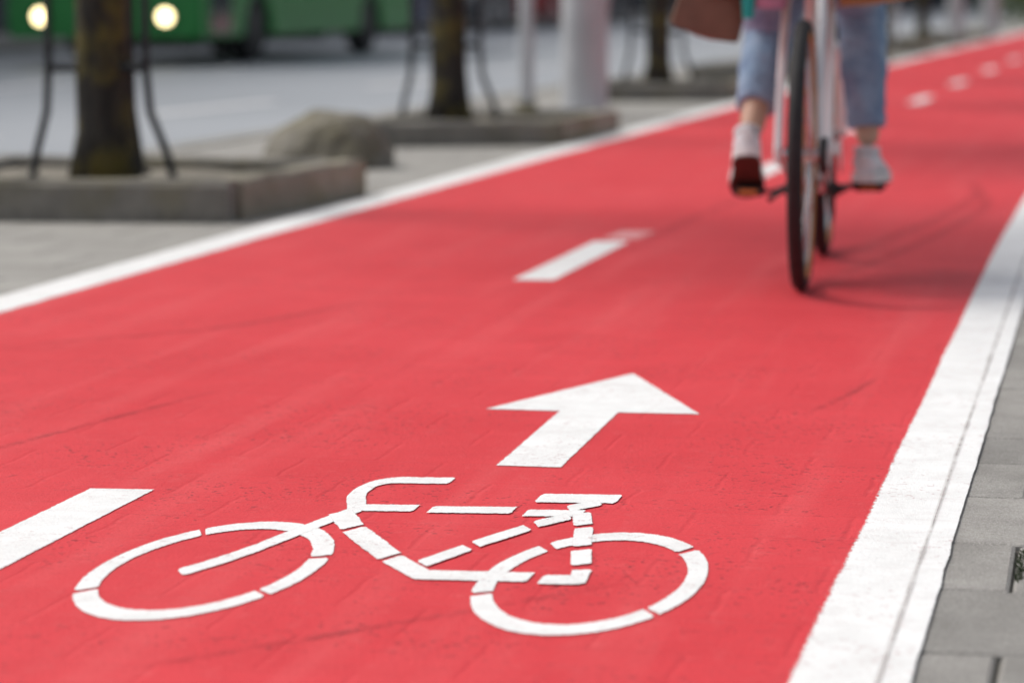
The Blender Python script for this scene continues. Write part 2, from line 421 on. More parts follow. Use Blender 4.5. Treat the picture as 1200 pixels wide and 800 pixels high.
def stroke(pts,w=.0265,smooth=False,o=.0031,rnd=False):
    P=[Vector((x,y/ST)) for x,y in pts]
    if smooth:
        Q=[]
        for i in range(len(P)-1):
            p0=P[max(0,i-1)];p1=P[i];p2=P[i+1];p3=P[min(len(P)-1,i+2)]
            for k in range(8):
                t=k/8; Q.append(.5*((2*p1)+(p2-p0)*t+(2*p0-5*p1+4*p2-p3)*t*t+(3*p1-p0-3*p2+p3)*t**3))
        Q.append(P[-1]); P=Q
    else:
        Q=[]
        for i in range(len(P)-1):
            k=max(1,int((P[i+1]-P[i]).length/.012))
            for j in range(k): Q.append(P[i].lerp(P[i+1],j/k))
        Q.append(P[-1]); P=Q
    n=len(P); rows=[]
    for i in range(n):
        a=(P[i]-P[i-1]).normalized() if i else (P[1]-P[0]).normalized()
        b=(P[i+1]-P[i]).normalized() if i<n-1 else a
        t=(a+b).normalized(); nn=Vector((-t.y,t.x)); k=min(1.5,1/max(.4,t.dot(a)))
        j=.0011*mn.noise((P[i].x*60,P[i].y*60,SN[0]))
        rows.append((P[i],nn*k,t,1.45,w+j*2))
    p,nn,t,_,ww=rows[0]; q,n2,t2,_,w2=rows[-1]
    rows[0]=(p+t*o,nn,t,1.45,ww); rows[-1]=(q-t2*o,n2,t2,1.45,w2)
    rows.insert(0,(p-t*o,nn,t,-.1,ww*(.6 if rnd else 1))); rows.append((q+t2*o,n2,t2,-.1,w2*(.6 if rnd else 1)))
    z=ZM+.00004*SN[0]; SN[0]+=1; k0=len(SV)
    for (p,nn,t,cv,ww) in rows:
        for s,c in ((-ww/2-o,-.1),(-ww/2+o,cv),(ww/2-o,cv),(ww/2+o,-.1)):
            x=p+nn*s; SV.append((x.x,x.y*ST,z)); SC.append(min(c,cv))
    for i in range(len(rows)-1):
        for k in range(3): a=k0+4*i+k; SF.append((a,a+1,a+5,a+4))
def arc(cx,cy,rx,ry,a0,a1,w=.0255):
    k=int(abs(a1-a0)/4)+2; rx-=w/2; ry-=w/2*ST
    stroke([(cx+rx*math.cos(R(a0+(a1-a0)*i/(k-1))),cy+ry*math.sin(R(a0+(a1-a0)*i/(k-1)))) for i in range(k)],w)
fc=(-1.204,3.757,.150,.346)
arc(*fc,131,213);arc(*fc,217,330);arc(*fc,333,376);arc(*fc,20,128)
rc=(-.673,3.778,.149,.344)
arc(*rc,141,200);arc(*rc,204,322);arc(*rc,325,403);arc(*rc,48,135)
stroke([(-1.035,4.513),(-1.085,4.505),(-1.128,4.497),(-1.152,4.450),(-1.152,4.36),(-1.134,4.285),(-1.122,4.240)],.0250,True,rnd=True)
stroke([(-1.128,4.244),(-1.033,4.256)],.0240)
stroke([(-1.118,4.232),(-1.137,4.140),(-1.160,4.012),(-1.182,3.888),(-1.206,3.789),(-1.231,3.712)],.0250,True,rnd=True)
stroke([(-1.137,4.200),(-1.088,4.085)],.030);stroke([(-1.080,4.066),(-.980,3.880)],.030)
stroke([(-.972,3.864),(-.905,3.762),(-.758,3.775)],.0260)
stroke([(-1.008,4.250),(-.883,4.268)],.0240);stroke([(-.866,4.382),(-.742,4.397)],.033,rnd=True)
stroke([(-.860,4.250),(-.775,4.262)],.0235);stroke([(-.803,4.300),(-.765,4.360)],.024)
stroke([(-.776,4.262),(-.757,4.170)],.0250);stroke([(-.751,4.145),(-.730,4.010)],.0250);stroke([(-.724,3.975),(-.706,3.875)],.0250)
stroke([(-.740,3.762),(-.682,3.770)],.0255);stroke([(-.690,3.745),(-.697,3.835)],.0240)
stroke([(-.790,4.232),(-.826,4.160)],.0245);stroke([(-.833,4.128),(-.880,3.990)],.0250);stroke([(-.886,3.960),(-.922,3.835)],.0260)
finish('bicycle_symbol',SV,SF,SC,'white')
rd=[]
for y in [2,8.2,14.4,20.3,26.6,32.8,39,45,51]: rd.append([(-6.98,y),(-6.83,y),(-6.83+bend(y+2.6),y+2.6),(-6.98+bend(y+2.6),y+2.6)])
for y in [0,8,16,24,32,40,48,56]: rd.append([(-10.2,y),(-10.05,y),(-10.05,y+3.5),(-10.2,y+3.5)])
painted('road_markings',rd,-.104,.006,.3)
def tyremark(pts,w,name):
    P=[]
    pts=[Vector(p) for p in pts]
    for i in range(len(pts)-1):
        p0=pts[max(0,i-1)];p1=pts[i];p2=pts[i+1];p3=pts[min(len(pts)-1,i+2)]
        for k in range(10):
            t=k/10; P.append(.5*((2*p1)+(p2-p0)*t+(2*p0-5*p1+4*p2-p3)*t*t+(3*p1-p0-3*p2+p3)*t**3))
    P.append(pts[-1]); v=[];f=[];c=[]
    for i,p in enumerate(P):
        t=(P[min(i+1,len(P)-1)]-P[max(i-1,0)]).normalized(); n=Vector((-t.y,t.x)); e=min(1,i/6,(len(P)-1-i)/6)
        for s,cv in ((-1,0),(-.3,1),(.3,1),(1,0)):
            q=p+n*w/2*s; v.append((q.x,q.y,ZL+.0007)); c.append(cv*e)
    for i in range(len(P)-1):
        for k in range(3): f.append((4*i+k,4*i+k+1,4*i+5+k,4*i+4+k))
    me=pyd(name,v,f); setcov(me,c); return obj(name,me,M['mark'])
tyremark([(-.95,8.0),(-.72,9.2),(-.56,10.6),(-.52,11.6),(-.64,12.1),(-.95,11.7)],.07,'tyre_mark')
tyremark([(-.78,7.9),(-.62,8.9),(-.50,10.1),(-.46,11.0),(-.53,11.6)],.06,'tyre_mark')
tyremark([(-.56,5.35),(-.50,5.65),(-.46,5.95)],.024,'tyre_mark')
tyremark([(-1.9,4.6),(-1.82,5.0),(-1.72,5.5)],.03,'tyre_mark')
tyremark([(-1.45,8.7),(-1.42,10.4),(-1.30,12.5)],.05,'tyre_mark')
tyremark([(-1.12,3.15),(-.90,3.42),(-.6,3.8)],.03,'tyre_mark')
tyremark([(-2.4,6.1),(-2.05,6.5),(-1.85,7.2)],.05,'tyre_mark')

# ------------------------------------------------------------------ planters, trees, guards
def quadbeam(b,p,q,w,h,mi,z0=0,inward=1,sub=10,jit=.004):
    p=Vector(p);q=Vector(q);t=(q-p).normalized(); n=Vector((-t.y,t.x))*w*inward
    v=[];f=[]
    for i in range(sub+1):
        c=p.lerp(q,i/sub); j=lambda: random.uniform(-jit,jit)
        v+=[(c.x,c.y,z0),(c.x+j()*.5,c.y+j(),z0+h-.02),(c.x+n.x*.12,c.y+n.y*.12,z0+h+j()),(c.x+n.x*.88,c.y+n.y*.88,z0+h+j()),(c.x+n.x,c.y+n.y,z0+h-.015),(c.x+n.x,c.y+n.y,z0)]
    for i in range(sub):
        for k in range(5): f.append((6*i+k,6*i+k+1,6*i+7+k,6*i+6+k))
    f+=[(5,4,3,2,1,0),tuple(6*sub+k for k in range(6))]
    b.add(v,f,mi)
def planter(c,h=.14,w=.13):
    b=B(); FL,FR,BR,BL=[Vector(x) for x in c]
    quadbeam(b,FL,FR,w,h,0)
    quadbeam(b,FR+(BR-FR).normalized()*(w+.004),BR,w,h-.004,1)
    quadbeam(b,BR+(BL-BR).normalized()*(w+.004),BL,w,h,0)
    quadbeam(b,BL+(FL-BL).normalized()*(w+.004),FL+(BL-FL).normalized()*(w+.004),w,h-.004,0)
    n=8; v=[];f=[]
    for i in range(n+1):
        for j in range(n+1):
            s=.07+.86*i/n; t=.07+.86*j/n
            p=FL.lerp(FR,s).lerp(BL.lerp(BR,s),t); v.append((p.x,p.y,h-.045+.02*mn.noise((p.x*5,p.y*5,0))))
    for i in range(n):
        for j in range(n): f.append((i*(n+1)+j,(i+1)*(n+1)+j,(i+1)*(n+1)+j+1,i*(n+1)+j+1))
    b.add(v,f,2)
    return b.make('tree_planter',[M['planter'],M['planter2'],M['soil']])
def tree_mesh(seed,r0=.11,H=2.6):
    random.seed(seed); b=B(); tips=[]
    n=14; pts=[];rad=[]
    for i in range(n+1):
        z=H*i/n; pts.append((.025*math.sin(z*1.7+seed)*z/2,.02*math.sin(z*2.3)*z/2,z)); rad.append(r0*(1-.28*i/n)*(1+.34*math.exp(-z/.07)))
    b.tube(pts,rad,16,0,jit=.14)
    top=Vector(pts[-1])
    def branch(p,d,L,r,lv):
        q=[p];dd=d.copy()
        for i in range(5):
            dd=(dd+Vector((random.uniform(-.2,.2),random.uniform(-.2,.2),random.uniform(-.05,.2)))).normalized(); q.append(q[-1]+dd*L/5)
        b.tube(q,[r*(1-.12*i) for i in range(6)],6,0)
        if lv>=1: tips.extend(q[2:])
        if lv<3:
            for k in range(3 if lv<2 else 2):
                a=random.uniform(0,6.28); s=random.uniform(.5,.9)
                nd=(dd+Vector((math.cos(a)*s,math.sin(a)*s,random.uniform(0,.4)))).normalized(); branch(q[random.choice([3,4,5])],nd,L*.68,r*.5,lv+1)
    for k in range(5):
        a=k*1.26+random.uniform(-.3,.3); branch(top-Vector((0,0,.1*k)),Vector((math.cos(a)*.7,math.sin(a)*.7,1)).normalized(),1.5,r0*.5,0)
    nb=len(b.v); tone=[0]*nb
    for t in tips:
        if random.random()<.2: continue
        cl=random.uniform(.1,.9)
        for k in range(9):
            c=t+Vector((random.gauss(0,.17),random.gauss(0,.17),random.gauss(0,.13)))
            s=random.uniform(.05,.10); u=Vector((random.gauss(0,1),random.gauss(0,1),random.gauss(0,.6))).normalized(); w=u.cross(Vector((random.gauss(0,1),random.gauss(0,1),random.gauss(0,1)))).normalized()
            b.add([c-u*s,c+w*s*.45,c+u*s,c-w*s*.45],[(0,1,2,3)],1); tone+=[max(0,min(1,cl+random.uniform(-.25,.25)))]*4
    me=pyd('street_tree',b.v,b.f); me.polygons.foreach_set('material_index',b.m)
    me.materials.append(M['bark']); me.materials.append(M['leaf']); setcov(me,tone,'tone')
    for p in me.polygons: p.use_smooth=(p.material_index==0)
    return me
TM=[tree_mesh(3,.106),tree_mesh(11,.10)]
def tree(i,x,y,z,s=1,rz=0):
    o=bpy.data.objects.new('street_tree',TM[i]); COL.objects.link(o); o.location=(x,y,z); o.rotation_euler=(0,0,rz); o.scale=(s,s,1.0); return o
def guard(x,y,z):
    b=B()
    P=[(-.19,-.06,-.245,-.10),(.175,-.03,.275,-.02),(.03,.22,.04,.30)]
    for (tx,ty,fx,fy) in P:
        b.tube([(fx,fy,0),(fx*.75+tx*.25,fy*.7+ty*.3,.10),(tx*.85+fx*.15,ty*.9+fy*.1,.25),(tx,ty,.42),(tx,ty,1.75)],.016,8)
        b.tube([(fx,fy,.0),(fx,fy,.012)],.035,10)
    for zz in (.41,1.1,1.7):
        for i in range(3):
            p=P[i];q=P[(i+1)%3]; b.tube([(p[0],p[1],zz),(q[0],q[1],zz)],.015,8)
    o=b.make('tree_guard',[M['dark']],None,True); o.location=(x,y,z); return o
planter([(-4.45,9.36),(-2.965,9.52),(-2.85,10.95),(-4.35,10.95)],.145)
tree(0,-3.66,10.22,.09); guard(-3.66,10.22,.10)
planter([(-3.86,14.25),(-2.80,14.70),(-2.74,16.2),(-3.86,16.1)],.13)
tree(1,-3.53,15.35,.08,1.0,1); guard(-3.53,15.35,.09)
planter([(-3.9,20.6),(-2.72,20.9),(-2.66,22.2),(-3.85,22.0)],.13)
tree(0,-3.28,21.1,.08,.85,2); guard(-3.28,21.1,.09)
for k,y in enumerate((26.8,32.2,37.6,43.2,49)):
    e=bend(y); planter([(-4.0+e,y-.6),(-2.86+e,y-.6),(-2.84+e+.02,y+.7),(-4.0+e,y+.7)],.13); tree(k%2,-3.4+e,y,.08,.9,k*1.3)
bm=bmesh.new(); bmesh.ops.create_icosphere(bm,subdivisions=5,radius=1)
for v in bm.verts:
    c=v.co.copy(); q=1+.10*mn.noise(c*1.6)+.05*mn.noise(c*4)+.02*mn.noise(c*11)
    v.co=Vector((c.x*.305*q,c.y*.27*q,max(c.z,-.05)*.255*q))
bo=B(); bo.addbm(bm); o=bo.make('boulder',[M['rock']],None,True); o.location=(-3.475,12.72,0)

# ------------------------------------------------------------------ poles
def street_lamp(x,y,r=.145,mat='pole'):
    b=B(); b.tube([(0,0,0),(0,0,.02)],r*1.5,24)
    for k in range(4): b.tube([(math.cos(k*1.57+.78)*r*1.3,math.sin(k*1.57+.78)*r*1.3,.02),(math.cos(k*1.57+.78)*r*1.3,math.sin(k*1.57+.78)*r*1.3,.06)],.015,6)
    b.tube([(0,0,.02),(0,0,.5),(0,0,1.4),(0,0,1.42),(0,0,8)],[r,r,r,r*.85,r*.45],28)
    b.tube([(0,0,7.9),(-.4,0,8.3),(-1.4,0,8.5)],.045,10); b.box((-1.7,0,8.5),(.7,.25,.1),1,.03)
    b.box((r*.96,-.0,.85),(.02,.12,.3),0,.005)
    o=b.make('street_lamp',[M[mat],M['dark']],None,True); o.location=(x,y,0); return o
street_lamp(-3.23,17.8)
street_lamp(-2.9+.35,47.5,.13); street_lamp(-2.35,56,.15)
def sign(x,y,r=.05):
    b=B(); b.tube([(0,0,0),(0,0,3)],r,14,0); b.tube([(0,0,0),(0,0,.06)],r*1.5,14,3)
    b.tube([(0,-r-.004,2.6),(0,-r-.012,2.6)],.3,32,1,flat=(1,0,0)); b.tube([(0,-r-.0125,2.6),(0,-r-.015,2.6)],.24,32,2,flat=(1,0,0))
    o=b.make('traffic_sign',[M['pole'],M['redsign'],M['framew'],M['planter2']],None,True); o.location=(x,y,0); return o
sign(-3.84,19.0); sign(-3.2,34.5,.035); sign(-3.0,40.5,.035)

# ------------------------------------------------------------------ bus
def wheel_mesh(b,c,r,w,mi_t,mi_r,side=1):
    b.torus(c,r*.82,(w/2,r*.18),'x',40,10,mi_t)
    b.tube([(c[0]-w*.42,c[1],c[2]),(c[0]+w*.42,c[1],c[2])],r*.72,28,mi_t)
    b.tube([(c[0]+side*w*.42,c[1],c[2]),(c[0]+side*w*.47,c[1],c[2])],[r*.5,r*.45],24,mi_r)
def bus(x,y,z):
    b=B(); W=2.45; L=10.6; H=2.95; ar=.62
    def archpts(yc,n=10): return [(yc-ar*math.cos(math.pi*i/n),.34+max(0,ar*.88*math.sin(math.pi*i/n))) for i in range(n+1)]
    prof=[(0.05,.34)]+archpts(2.35)+archpts(8.0)+[(L-.03,.34),(L,.6),(L,H-.25),(L-.2,H),(.45,H),(.18,H-.2),(.0,1.0),(0,.5)]
    b.prism(prof,-W/2,W/2,0,.03)
    b.box((0,.1,.42),(W*.96,.22,.16),0,.03)
    b.box((0,-.004,1.95),(W*.88,.03,1.15),1,.01,mat=Matrix.Rotation(R(-4),4,'X'))
    b.box((0,.10,2.75),(W*.7,.10,.18),3,.01)
    for s in (-1,1):
        b.tube([(s*.78,-.012,.60),(s*.78,-.035,.60)],.12,24,3); b.tube([(s*.78,-.036,.60),(s*.78,-.05,.60)],.085,24,5)
        b.box((s*(W/2+.22),.05,2.1),(.1,.1,.4),3,.03); b.tube([(s*W/2,.2,2.5),(s*(W/2+.22),.05,2.4)],.015,6,3)
        for k in range(7):
            yy=1.35+k*1.32; b.box((s*(W/2+.003),yy,1.9),(.012,1.22,.95),1,.004)
        for yc in (2.35,8.0): wheel_mesh(b,(s*(W/2-.17),yc,.47),.47,.28,2,3,s)
        b.box((s*(W/2+.004),L/2,.95),(.01,L*.9,.03),3,0)
    b.box((W/2+.01,.72,1.35),(.012,.85,1.9),1,.004)
    o=b.make('green_bus',[M['green'],M['glass'],M['rubber'],M['black'],M['chrome'],M['lamp']],None,False); o.location=(x,y,z); return o
bus(-11.80,33.0,-.11)

# ------------------------------------------------------------------ cars
def car(x,y,rz,mat,z=-.11):
    b=B(); W=1.75
    def arch(yc,r=.36,n=8): return [(yc-r*math.cos(math.pi*i/n),.22+r*.95*math.sin(math.pi*i/n)) for i in range(n+1)]
    low=[(-2.1,.3)]+arch(-1.3)+arch(1.3)+[(2.05,.24),(2.15,.45),(2.1,.72),(1.25,.90),(-1.6,.95),(-2.1,.88),(-2.16,.6)]
    b.prism(low,-W/2,W/2,0,.05)
    v=[(-.80,1.2,.88),(.80,1.2,.88),(.80,-1.95,.92),(-.80,-1.95,.92),(-.62,.45,1.40),(.62,.45,1.40),(.62,-1.35,1.42),(-.62,-1.35,1.42)]
    b.add(v,[(0,1,5,4),(1,2,6,5),(2,3,7,6),(3,0,4,7)],1)
    b.box((0,-.45,1.425),(1.26,1.84,.05),0,.02)
    for s in (-1,1):
        for p,q in (((.80,1.2,.88),(.62,.45,1.41)),((.80,-1.95,.92),(.62,-1.35,1.42)),((.81,-.4,.9),(.63,-.4,1.42))):
            b.tube([(s*p[0],p[1],p[2]),(s*q[0],q[1],q[2])],.03,6,0)
        for yc in (-1.3,1.3): wheel_mesh(b,(s*(W/2-.11),yc,.32),.32,.2,2,3,s)
        b.box((s*.62,2.13,.6),(.32,.05,.14),3,.02); b.box((s*.66,-2.14,.7),(.26,.05,.16),4,.02); b.box((s*.95,.75,.95),(.16,.1,.1),0,.03)
    b.box((0,2.15,.4),(1.1,.04,.16),5,.01)
    o=b.make('parked_car',[mat,M['glass'],M['rubber'],M['chrome'],M['redsign'],M['black']]); o.location=(x,y,z); o.rotation_euler=(0,0,rz); return o
for k,(x,y) in enumerate([(-15.2,46),(-15.0,52.5),(-14.8,58.5),(-14.6,64.5),(-14.3,70.5),(-14,77)]): car(x,y,math.pi if k%2 else 0,carcols[k%5])

# ------------------------------------------------------------------ buildings
def facade_building(name,origin,rz,w,d,h,floors,bays,wall):
    b=B(); fh=h/floors; bw=w/bays
    for fl in range(floors):
        for k in range(bays):
            x0=k*bw;x1=x0+bw;z0=fl*fh;z1=z0+fh
            ground=(fl==0)
            wx0=x0+bw*(.12 if ground else .25);wx1=x1-bw*(.12 if ground else .25);wz0=z0+fh*(.22 if ground else .3);wz1=z1-fh*.16
            if ground and k%4==2: wz0=z0+.02
            r=.18
            b.add([(x0,0,z0),(x1,0,z0),(x1,0,z1),(x0,0,z1),(wx0,0,wz0),(wx1,0,wz0),(wx1,0,wz1),(wx0,0,wz1)],[(0,1,5,4),(1,2,6,5),(2,3,7,6),(3,0,4,7)],2 if ground else 0)
            b.add([(wx0,0,wz0),(wx1,0,wz0),(wx1,0,wz1),(wx0,0,wz1),(wx0,r,wz0),(wx1,r,wz0),(wx1,r,wz1),(wx0,r,wz1)],[(0,1,5,4),(1,2,6,5),(2,3,7,6),(3,0,4,7)],0)
            b.add([(wx0,r,wz0),(wx1,r,wz0),(wx1,r,wz1),(wx0,r,wz1)],[(0,1,2,3)],1)
            b.box(((wx0+wx1)/2,r-.03,(wz0+wz1)/2),(.06,.05,wz1-wz0-.01),3)
            if not ground: b.box(((wx0+wx1)/2,-.04,wz0-.05),(wx1-wx0+.2,.1,.08),0)
    b.add([(0,0,0),(0,d,0),(0,d,h),(0,0,h),(w,0,0),(w,d,0),(w,d,h),(w,0,h)],[(0,1,2,3),(4,5,6,7),(1,5,6,2),(3,2,6,7)],0)
    b.box((w/2,-.12,h+.15),(w+.5,.5,.3),0); b.box((w/2,-.06,fh+.02),(w+.1,.13,.16),0)
    o=b.make(name,[wall,M['glass'],M['darkwall'],M['framew']]); o.location=origin; o.rotation_euler=(0,0,rz); return o
facade_building('office_building',(-22.2,20,0),R(90),60,12,15,4,20,M['plaster'])
facade_building('brick_building',(-22.0,84,0),R(84),70,12,18,5,22,M['brickw'])
facade_building('apartment_building',(-16,150,0),0,60,14,20,6,18,M['plaster'])
def hedge(x0,y0,x1,y1,w,h):
    v=[];f=[];tone=[]; L=math.hypot(x1-x0,y1-y0)
    for i in range(int(L*90)):
        t=random.random(); u=random.uniform(-1,1); zz=h*random.random()**.6
        c=Vector((x0+(x1-x0)*t+u*w/2*(1+.25*mn.noise((t*L,0,0))),y0+(y1-y0)*t,zz*(1+.2*mn.noise((t*L*1.4,3,0)))))
        s=random.uniform(.04,.09); a=Vector((random.gauss(0,1),random.gauss(0,1),random.gauss(0,1))).normalized(); b2=a.cross(Vector((random.gauss(0,1),random.gauss(0,1),random.gauss(0,1)))).normalized()
        k=len(v); v+=[c-a*s,c+b2*s*.6,c+a*s,c-b2*s*.6]; f.append((k,k+1,k+2,k+3)); tone+=[random.uniform(0,.6)]*4
    me=pyd('hedge',v,f); setcov(me,tone,'tone'); return obj('hedge',me,M['leaf'])
hedge(-3.6+bend(62),62,-3.3+bend(84),84,1.2,1.1)

# ------------------------------------------------------------------ bicycle (local: +Y forward, origin rear contact)
HX,HY=-.803,7.645
bike=empty('city_bicycle',(HX,HY,ZL),R(2.6))
WZ=.357
RA=(0,0,WZ); FA=(0,1.08,WZ); BBz=.238; BBy=.45
def wheel(name,c):
    b=B(); b.torus(c,WZ-.021,(.021,.021),'x',96,14,0); b.torus(c,WZ-.037,(.0195,.013),'x',96,10,1); b.torus(c,WZ-.054,(.011,.009),'x',96,8,2)
    b.tube([(c[0]-.05,c[1],c[2]),(c[0]+.05,c[1],c[2])],.020,14,2)
    for k in range(32):
        a=k*math.pi/16; s=1 if k%2 else -1
        b.tube([(s*.028,c[1]+.02*math.cos(a+.5),c[2]+.02*math.sin(a+.5)),(0,c[1]+.300*math.cos(a),c[2]+.300*math.sin(a))],.0012,5,2)
    b.box((-.006,c[1]+.12,c[2]+.16),(.012,.05,.03),3,.003)
    return b.make(name,[M['rubber'],M['tan'],M['chrome'],M['tan']],bike,True)
wheel('rear_wheel',RA); wheel('front_wheel',FA)
b=B()
seat_top=(0,.27,.86); head_lo=(0,.92,.66); head_hi=(0,.885,.85)
b.tube([(0,BBy,BBz),seat_top],.017,14)
b.tube([head_lo,head_hi],.022,14)
b.tube([(0,BBy,BBz+.02),(0,.60,.36),(0,.77,.52),(0,.905,.70)],.027,14)
b.tube([(0,.40,.50),(0,.58,.55),(0,.75,.66),(0,.89,.80)],.019,14)
for s in (-1,1):
    b.tube([(s*.03,BBy-.03,BBz),(s*.050,.25,.29),(s*.066,0,WZ)],.010,10)
    b.tube([(s*.066,0,WZ),(s*.066,.05,.47),(s*.064,.12,.62),(s*.060,.20,.76),(s*.022,.272,.84)],.0115,10)
    b.tube([(s*.052,1.08,WZ),(s*.052,1.01,.53),(s*.042,.955,.62),(0,.92,.66)],.014,10)
    b.box((s*.066,0,WZ),(.012,.04,.05),0,.003)
b.make('frame',[M['framew']],bike,True)
b=B()
b.tube([(-.06,BBy,BBz),(.075,BBy,BBz)],.02,14,0)
b.torus((.058,BBy,BBz),.088,(.004,.008),'x',48,8,0)
for k in range(5):
    a=k*1.2566; b.tube([(.058,BBy,BBz),(.058,BBy+.085*math.cos(a),BBz+.085*math.sin(a))],.006,6,0)
b.torus((.055,0,WZ),.040,(.012,.010),'x',32,8,0)
for zz in (.085,-.085): b.tube([(.057,BBy,BBz+zz),(.056,0,WZ+zz*.45)],.004,6,0)
cr=.168; LP=(-.162,BBy-cr,BBz+.004); RP=(.152,BBy+cr,BBz-.002)
b.tube([(-.065,BBy,BBz),(-.085,LP[1],LP[2])],[.014,.010],10,1); b.tube([(.075,BBy,BBz),(.095,RP[1],RP[2])],[.014,.010],10,1)
for P,s in ((LP,-1),(RP,1)):
    b.tube([(s*.085,P[1],P[2]),(s*.20,P[1],P[2])],.006,8,1); b.box((P[0],P[1],P[2]),(.085,.085,.024),0,.005); b.box((P[0],P[1]-.045,P[2]),(.05,.006,.014),2,.001)
b.tube([(-.04,.30,.29),(-.055,.30,.26),(-.085,.0,.24)],.008,8,0)
b.make('drivetrain',[M['black'],M['dark'],M['tan']],bike,True)
b=B()
b.prism([(.02,.40),(.30,.37),(.50,.38),(.56,.31),(.53,.28),(.46,.34),(.28,.34),(.02,.37)],.072,.078,0,.001)
b.make('chain_guard',[M['framew']],bike)
b=B()
b.tube([seat_top,(0,.245,.89)],.013,12,1)
sg=[(-.0,.075,.03),(.06,.09,.035),(.12,.075,.035),(.18,.04,.03),(.25,.022,.025),(.28,.012,.015)]
b.tube([(0,.12+y,.915) for y,_,_ in sg],[(w,h) for _,w,h in sg],18,0,flat=(1,0,0))
b.make('saddle',[M['leather'],M['chrome']],bike,True)
b=B()
b.tube([head_hi,(0,.86,.98)],.014,12,0); b.tube([(0,.86,.98),(0,.90,1.0)],.014,12,0)
for s in (-1,1):
    b.tube([(0,.90,1.0),(s*.10,.90,1.01),(s*.20,.85,1.03),(s*.27,.76,1.04),(s*.285,.66,1.04)],.011,12,0)
    b.tube([(s*.278,.74,1.04),(s*.286,.64,1.04)],.016,12,1)
b.tube([(0,.93,.90),(0,.97,.90)],[.03,.035],16,1); b.make('handlebar',[M['chrome'],M['leather']],bike,True)
b=B(); b.sphere((0,.16,.83),(.02,.01,.02),0,12); b.tube([(0,.16,.83),(0,.27,.83)],.005,6,1); b.make('rear_lamp',[M['redsign'],M['dark']],bike,True)

# ------------------------------------------------------------------ rider
rider=empty('cyclist',(HX,HY,ZL),R(2.6))
def knee(h,a,l1=.43,l2=.42):
    h=Vector(h);a=Vector(a);d=a-h;L=min(d.length,l1+l2-.005); u=d.normalized()
    x=(l1*l1-l2*l2+L*L)/(2*L); r=math.sqrt(max(0,l1*l1-x*x)); fw=Vector((0,1,0)); fw=(fw-u*fw.dot(u)).normalized()
    return h+u*x+fw*r
al=R(27)
LO=Vector((LP[0],LP[1]+.01-.11*math.cos(al),LP[2]+.014+.11*math.sin(al))); RO=Vector((RP[0],RP[1]-.10,RP[2]+.014))
LA=LO+Vector((.004,.095*math.sin(al),.095*math.cos(al))); RAk=RO+Vector((0,0,.10))
LH=Vector((-.085,.24,.985)); RH=Vector((.085,.24,.985))
LK=knee(LH,LA); RK=knee(RH,RAk); LK.x-=.005; RK.x+=.012
V=[];E=[];RD=[]
def jv(p,r,par=None):
    V.append(tuple(p)); RD.append(r if isinstance(r,tuple) else (r,r))
    if par is not None: E.append((par,len(V)-1))
    return len(V)-1
pel=jv((0,.22,1.0),(.13,.10)); sp1=jv((0,.26,1.15),(.115,.085),pel); sp2=jv((0,.32,1.32),(.125,.09),sp1); nb=jv((0,.36,1.44),(.07,.06),sp2); nk=jv((0,.39,1.52),(.045,.045),nb); jv((0,.41,1.58),(.05,.05),nk)
for s,H_,K_,A_ in ((-1,LH,LK,LA),(1,RH,RK,RAk)):
    h=jv(H_,.075,pel); m_=jv(H_.lerp(K_,.5),.066,h); k=jv(K_,.050,m_); c=jv(K_.lerp(A_,.33)+Vector((0,-.012,0)),.048,k); c2=jv(K_.lerp(A_,.7),.040,c); jv(A_,.033,c2)
    sh=jv((s*.165,.35,1.41),.048,nb); el=jv((s*.30,.47,1.19),.036,sh); wr=jv((s*.285,.655,1.085),.023,el); jv((s*.283,.69,1.065),.026,wr)
me=bpy.data.meshes.new('body'); me.from_pydata(V,E,[]); me.update()
body=obj('body',me,M['skin'],rider)
bpy.context.view_layer.objects.active=body
sk=body.modifiers.new('Skin','SKIN'); sk.use_smooth_shade=True
for i,r in enumerate(RD): me.skin_vertices[0].data[i].radius=r
for i in range(len(V)): me.skin_vertices[0].data[i].use_root=(i==0)
sb=body.modifiers.new('Sub','SUBSURF'); sb.levels=2; sb.render_levels=2
def catm(P,k=6):
    P=[Vector(p) for p in P];Q=[]
    for i in range(len(P)-1):
        p0=P[max(0,i-1)];p1=P[i];p2=P[i+1];p3=P[min(len(P)-1,i+2)]
        for j in range(k):
            t=j/k; Q.append(.5*((2*p1)+(p2-p0)*t+(2*p0-5*p1+4*p2-p3)*t*t+(3*p1-p0-3*p2+p3)*t**3))
    Q.append(P[-1]); return Q
b=B()
for H_,K_,A_,off,sd in ((LH,LK,LA,.120,0),(RH,RK,RAk,.062,5)):
    end=A_+(K_-A_).normalized()*off
    P=catm([H_+Vector((0,-.03,.02)),H_.lerp(K_,.35),H_.lerp(K_,.8),K_+Vector((0,-.005,0)),K_.lerp(end,.2)+Vector((0,-.008,0)),K_.lerp(end,.6)+Vector((0,-.008,0)),end],8)
    n=len(P); rr=[]
    key=[(0,.098),(3/10,.088),(.55,.070),(.68,.067),(.8,.064),(.92,.056),(1,.050)]
    for i in range(n):
        t=i/(n-1)
        for (a,p),(c,q) in zip(key,key[1:]):
            if t<=c+1e-6: r=p+(q-p)*(t-a)/(c-a); break
        r*=1+.03*math.sin(i*1.35+sd)+.022*math.sin(i*2.9+sd)
        rr.append(r)
    b.tube(P,rr,28,0,cap=False,jit=.14)
    u=(P[-2]-P[-1]).normalized(); e=P[-1]
    b.tube([e+u*.034,e+u*.032,e+u*.004,e-u*.003,e,e+u*.03],[.050,.0575,.0545,.051,.046,.044],28,1,cap=False,jit=.08)
b.sphere((0,.20,1.0),(.175,.15,.13),0,24)
b.make('jeans',[M['denim'],M['denim']],rider,True)
